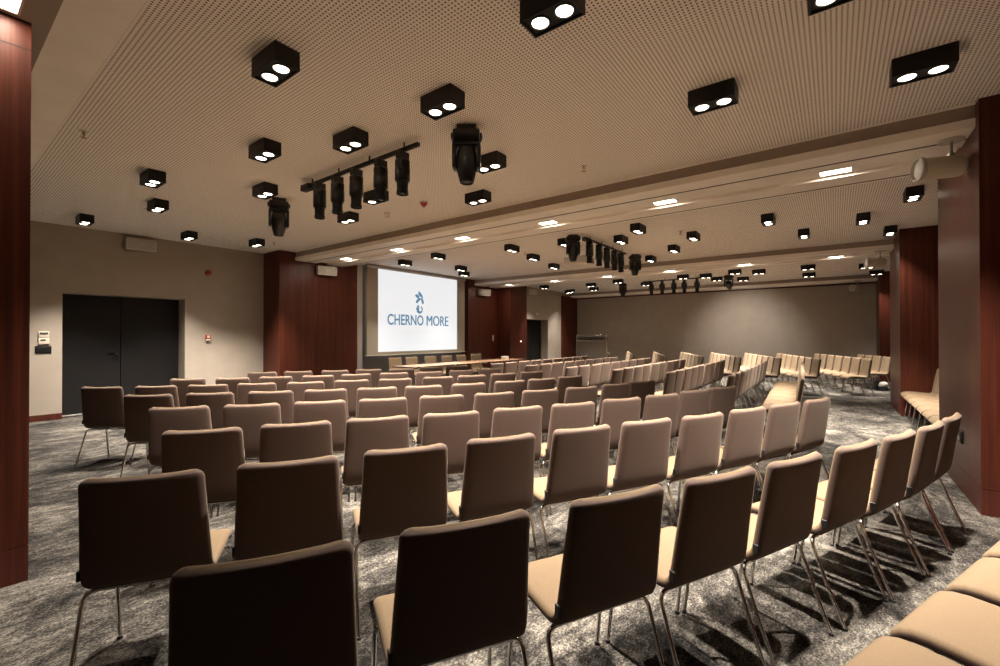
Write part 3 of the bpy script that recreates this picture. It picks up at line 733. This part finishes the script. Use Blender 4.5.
obj('plate', bbox(-.09, .09, -.02, 0, -.04, .04, .003), 'white', t); obj('sign_face', bbox(-.08, .08, -.023, -.018, -.032, .032, .002), 'cream', t)
t = thing('wall_socket', 'black socket plate low on the near pier, half behind a chair', 'socket', (5.71, Y_PIER, .49), math.pi)
obj('plate', bbox(-.085, .085, -.012, 0, -.055, .055, .004), 'black', t); obj('socket_insert', bbox(-.06, .06, -.016, -.01, -.035, .035, .003), 'black_gloss', t)

def sprinkler(label, x, y):
    t = thing('sprinkler_head', label, 'sprinkler', (x, y, CEIL), 0, 'ceiling sprinklers')
    bm = bmesh.new(); lathe(bm, [(.038, -.006), (.040, -.002), (.036, 0)], 16); obj('escutcheon', bm, 'white', t)
    bm = bmesh.new(); tube(bm, [(0, 0, 0), (0, 0, -.03)], .010, 10)
    for s in (-1, 1): tube(bm, [(0, s * .012, -.025), (0, s * .018, -.04), (0, s * .004, -.06)], .003, 6)
    obj('body', bm, 'copper', t)
    bm = bmesh.new(); lathe(bm, [(.022, -.064), (.024, -.061)], 14); obj('deflector', bm, 'copper', t)
sprinkler('small sprinkler head near the plain left border of the near ceiling', .92, 5.44)
sprinkler('small sprinkler head right of centre in the near ceiling bay', 4.42, 2.19)
sprinkler('small sprinkler head towards the right of the middle ceiling bay', 8.21, 2.19)
sprinkler('small sprinkler head close to the corner where the wood pier begins', 4.31, 8.89)
sprinkler('small sprinkler head in the middle ceiling bay by the screen', 8.19, 5.5)
t = thing('alarm_beacon', 'red conical alarm beacon on the near ceiling beside the track', 'alarm', (4.27, 4.56, CEIL))
bm = bmesh.new(); lathe(bm, [(.06, -.02), (.062, -.004), (.06, 0)], 18); obj('base', bm, 'white', t)
bm = bmesh.new(); lathe(bm, [(.008, -.075), (.025, -.06), (.048, -.03), (.05, -.02)], 18); obj('lens', bm, 'red', t)
t = thing('ceiling_sensor', 'small white twin sensor hanging from the near ceiling under the track', 'sensor', (4.33, 5.42, CEIL))
bm = bmesh.new(); lathe(bm, [(.045, -.012), (.048, -.003), (.045, 0)], 16); obj('base', bm, 'white', t)
for s in (-1, 1):
    bm = bmesh.new(); tube(bm, [(0, s * .03, 0), (0, s * .03, -.05)], .006, 8); lathe(bm, [(.005, -.075), (.017, -.068), (.017, -.052), (.008, -.045)], 12, Matrix.Translation((0, s * .03, 0))); obj('sensor_eye', bm, 'paper', t)
t = thing('air_diffuser', 'narrow slot diffuser in the plain ceiling before the door wall', 'vent', (2.05, 7.72, CEIL), 0)
bm = bmesh.new(); addbox(bm, -.03, .03, -.36, .36, -.004, .0, .001); obj('diffuser_frame', bm, 'white', t)
bm = bmesh.new(); addbox(bm, -.014, .014, -.34, .34, -.006, -.002, .001); obj('slot', bm, 'groove', t)

# ------------------------------------------------------------------ clothes rack and hangers
RX = 17.3
t = thing('clothes_rack', 'chrome clothes rack with a row of dark hangers by the far wall', 'rack', (RX, 8.23, 0))
for s in (-1, 1):
    bm = bmesh.new(); tube(bm, [(0, s * .70, .06), (0, s * .70, 1.43)], .021, 12); obj('post', bm, 'chrome', t)
    bm = bmesh.new(); tube(bm, [(-.25, s * .70, .075), (.25, s * .70, .075)], .016, 10); f = obj('foot', bm, 'chrome', t)
    for q in (-1, 1):
        bm = bmesh.new(); lathe(bm, [(.03, -.012), (.034, -.006), (.034, .006), (.03, .012)], 14, Matrix.Translation((q * .23, s * .70, .034)) @ Matrix.Rotation(R(90), 4, 'X')); obj('caster', bm, 'rubber', f)
bm = bmesh.new(); tube(bm, [(0, -.70, 1.42), (0, .70, 1.42)], .014, 12); obj('hanging_rail', bm, 'chrome', t)
bm = bmesh.new(); tube(bm, [(0, -.70, 1.16), (0, .70, 1.16)], .010, 10); obj('cross_rail', bm, 'chrome', t)
bm = bmesh.new(); tube(bm, [(0, -.70, .15), (0, .70, .15)], .012, 10); obj('lower_rail', bm, 'chrome', t)
h0 = thing('coat_hanger', 'dark coat hanger hanging in the row on the chrome rack', 'hanger', (RX, 7.65, 1.42), 0, 'hangers on the clothes rack')
bm = bmesh.new(); tube(bm, [(0, 0, -.09), (0, 0, -.035), (.016, 0, -.02), (.020, 0, -.003), (.010, 0, .017), (-.012, 0, .017), (-.019, 0, .002)], .0028, 6); obj('hook', bm, 'steel', h0)
bm = bmesh.new(); tube(bm, [(-.21, 0, -.20), (-.19, 0, -.185), (-.06, 0, -.105), (0, 0, -.088), (.06, 0, -.105), (.19, 0, -.185), (.21, 0, -.20)], [.010, .013, .013, .014, .013, .013, .010], 8)
tube(bm, [(-.19, 0, -.192), (.19, 0, -.192)], .006, 8); obj('shoulder_bar', bm, 'black', h0)
for k in range(1, 15): dup(h0, (RX, 7.65 + .083 * k, 1.42), random.uniform(-.12, .12), h0['label'], 'hangers on the clothes rack')

# ------------------------------------------------------------------ bags on the floor by the far pier
t = thing('handbag', 'black handbag on the floor under the chairs behind the pier', 'bag', (15.03, -.87, 0), R(18))
bm = bbox(-.13, .13, -.07, .07, 0, .22, .03, 3)
for v in bm.verts:
    k = v.co.z / .22; v.co.x *= 1 - .16 * k; v.co.y *= 1 - .35 * k
obj('bag_body', bm, 'bag', t)
bm = bmesh.new(); tube(bm, [(.09 * math.cos(a), -.045, .205 + .09 * math.sin(a)) for a in [math.pi * k / 10 for k in range(11)]], .008, 8); obj('strap', bm, 'bag', t)
bm = bmesh.new(); tube(bm, [(.09 * math.cos(a), .045, .205 + .09 * math.sin(a)) for a in [math.pi * k / 10 for k in range(11)]], .008, 8); obj('strap', bm, 'bag', t)
obj('buckle', bbox(-.02, .02, -.074, -.058, .10, .14, .003), 'steel', t)
t = thing('tote_bag', 'white crumpled tote bag with dark base beside the black handbag', 'bag', (14.86, -.98, 0), R(100)); t.scale = (.62, .62, .72)
bm = bmesh.new(); bmesh.ops.create_icosphere(bm, subdivisions=3, radius=1.0)
for v in bm.verts:
    n = 1 + .13 * math.sin(9 * v.co.x + 3 * v.co.z) * math.cos(7 * v.co.y + 5 * v.co.z)
    v.co = Vector((v.co.x * .16 * n, v.co.y * .10 * n, .20 + v.co.z * .12 * n))
obj('cloth_body', bm, 'white_cloth', t, 60)
bm = bmesh.new(); lathe(bm, [(.10, 0), (.15, .01), (.155, .08), (.12, .14)], 18, Matrix.Diagonal((1, .7, 1, 1))); obj('dark_base', bm, 'bag', t)
bm = bmesh.new(); tube(bm, [(.08 * math.cos(a), -.03, .28 + .09 * math.sin(a)) for a in [math.pi * k / 10 for k in range(11)]], .007, 8); obj('strap', bm, 'green', t)

# ------------------------------------------------------------------ world and colour management
w = bpy.data.worlds.new('world'); scene.world = w; w.use_nodes = True
w.node_tree.nodes['Background'].inputs['Color'].default_value = (0.012, 0.010, 0.009, 1); w.node_tree.nodes['Background'].inputs['Strength'].default_value = 1.0
scene.view_settings.view_transform = 'Standard'; scene.view_settings.look = 'None'
scene.view_settings.exposure = 0.20; scene.view_settings.gamma = 1.0; scene.view_settings.use_curve_mapping = False
cy = scene.cycles
cy.use_denoising = True; cy.max_bounces = 10; cy.diffuse_bounces = 8; cy.glossy_bounces = 4; cy.sample_clamp_indirect = 4.0
cy.use_light_tree = True
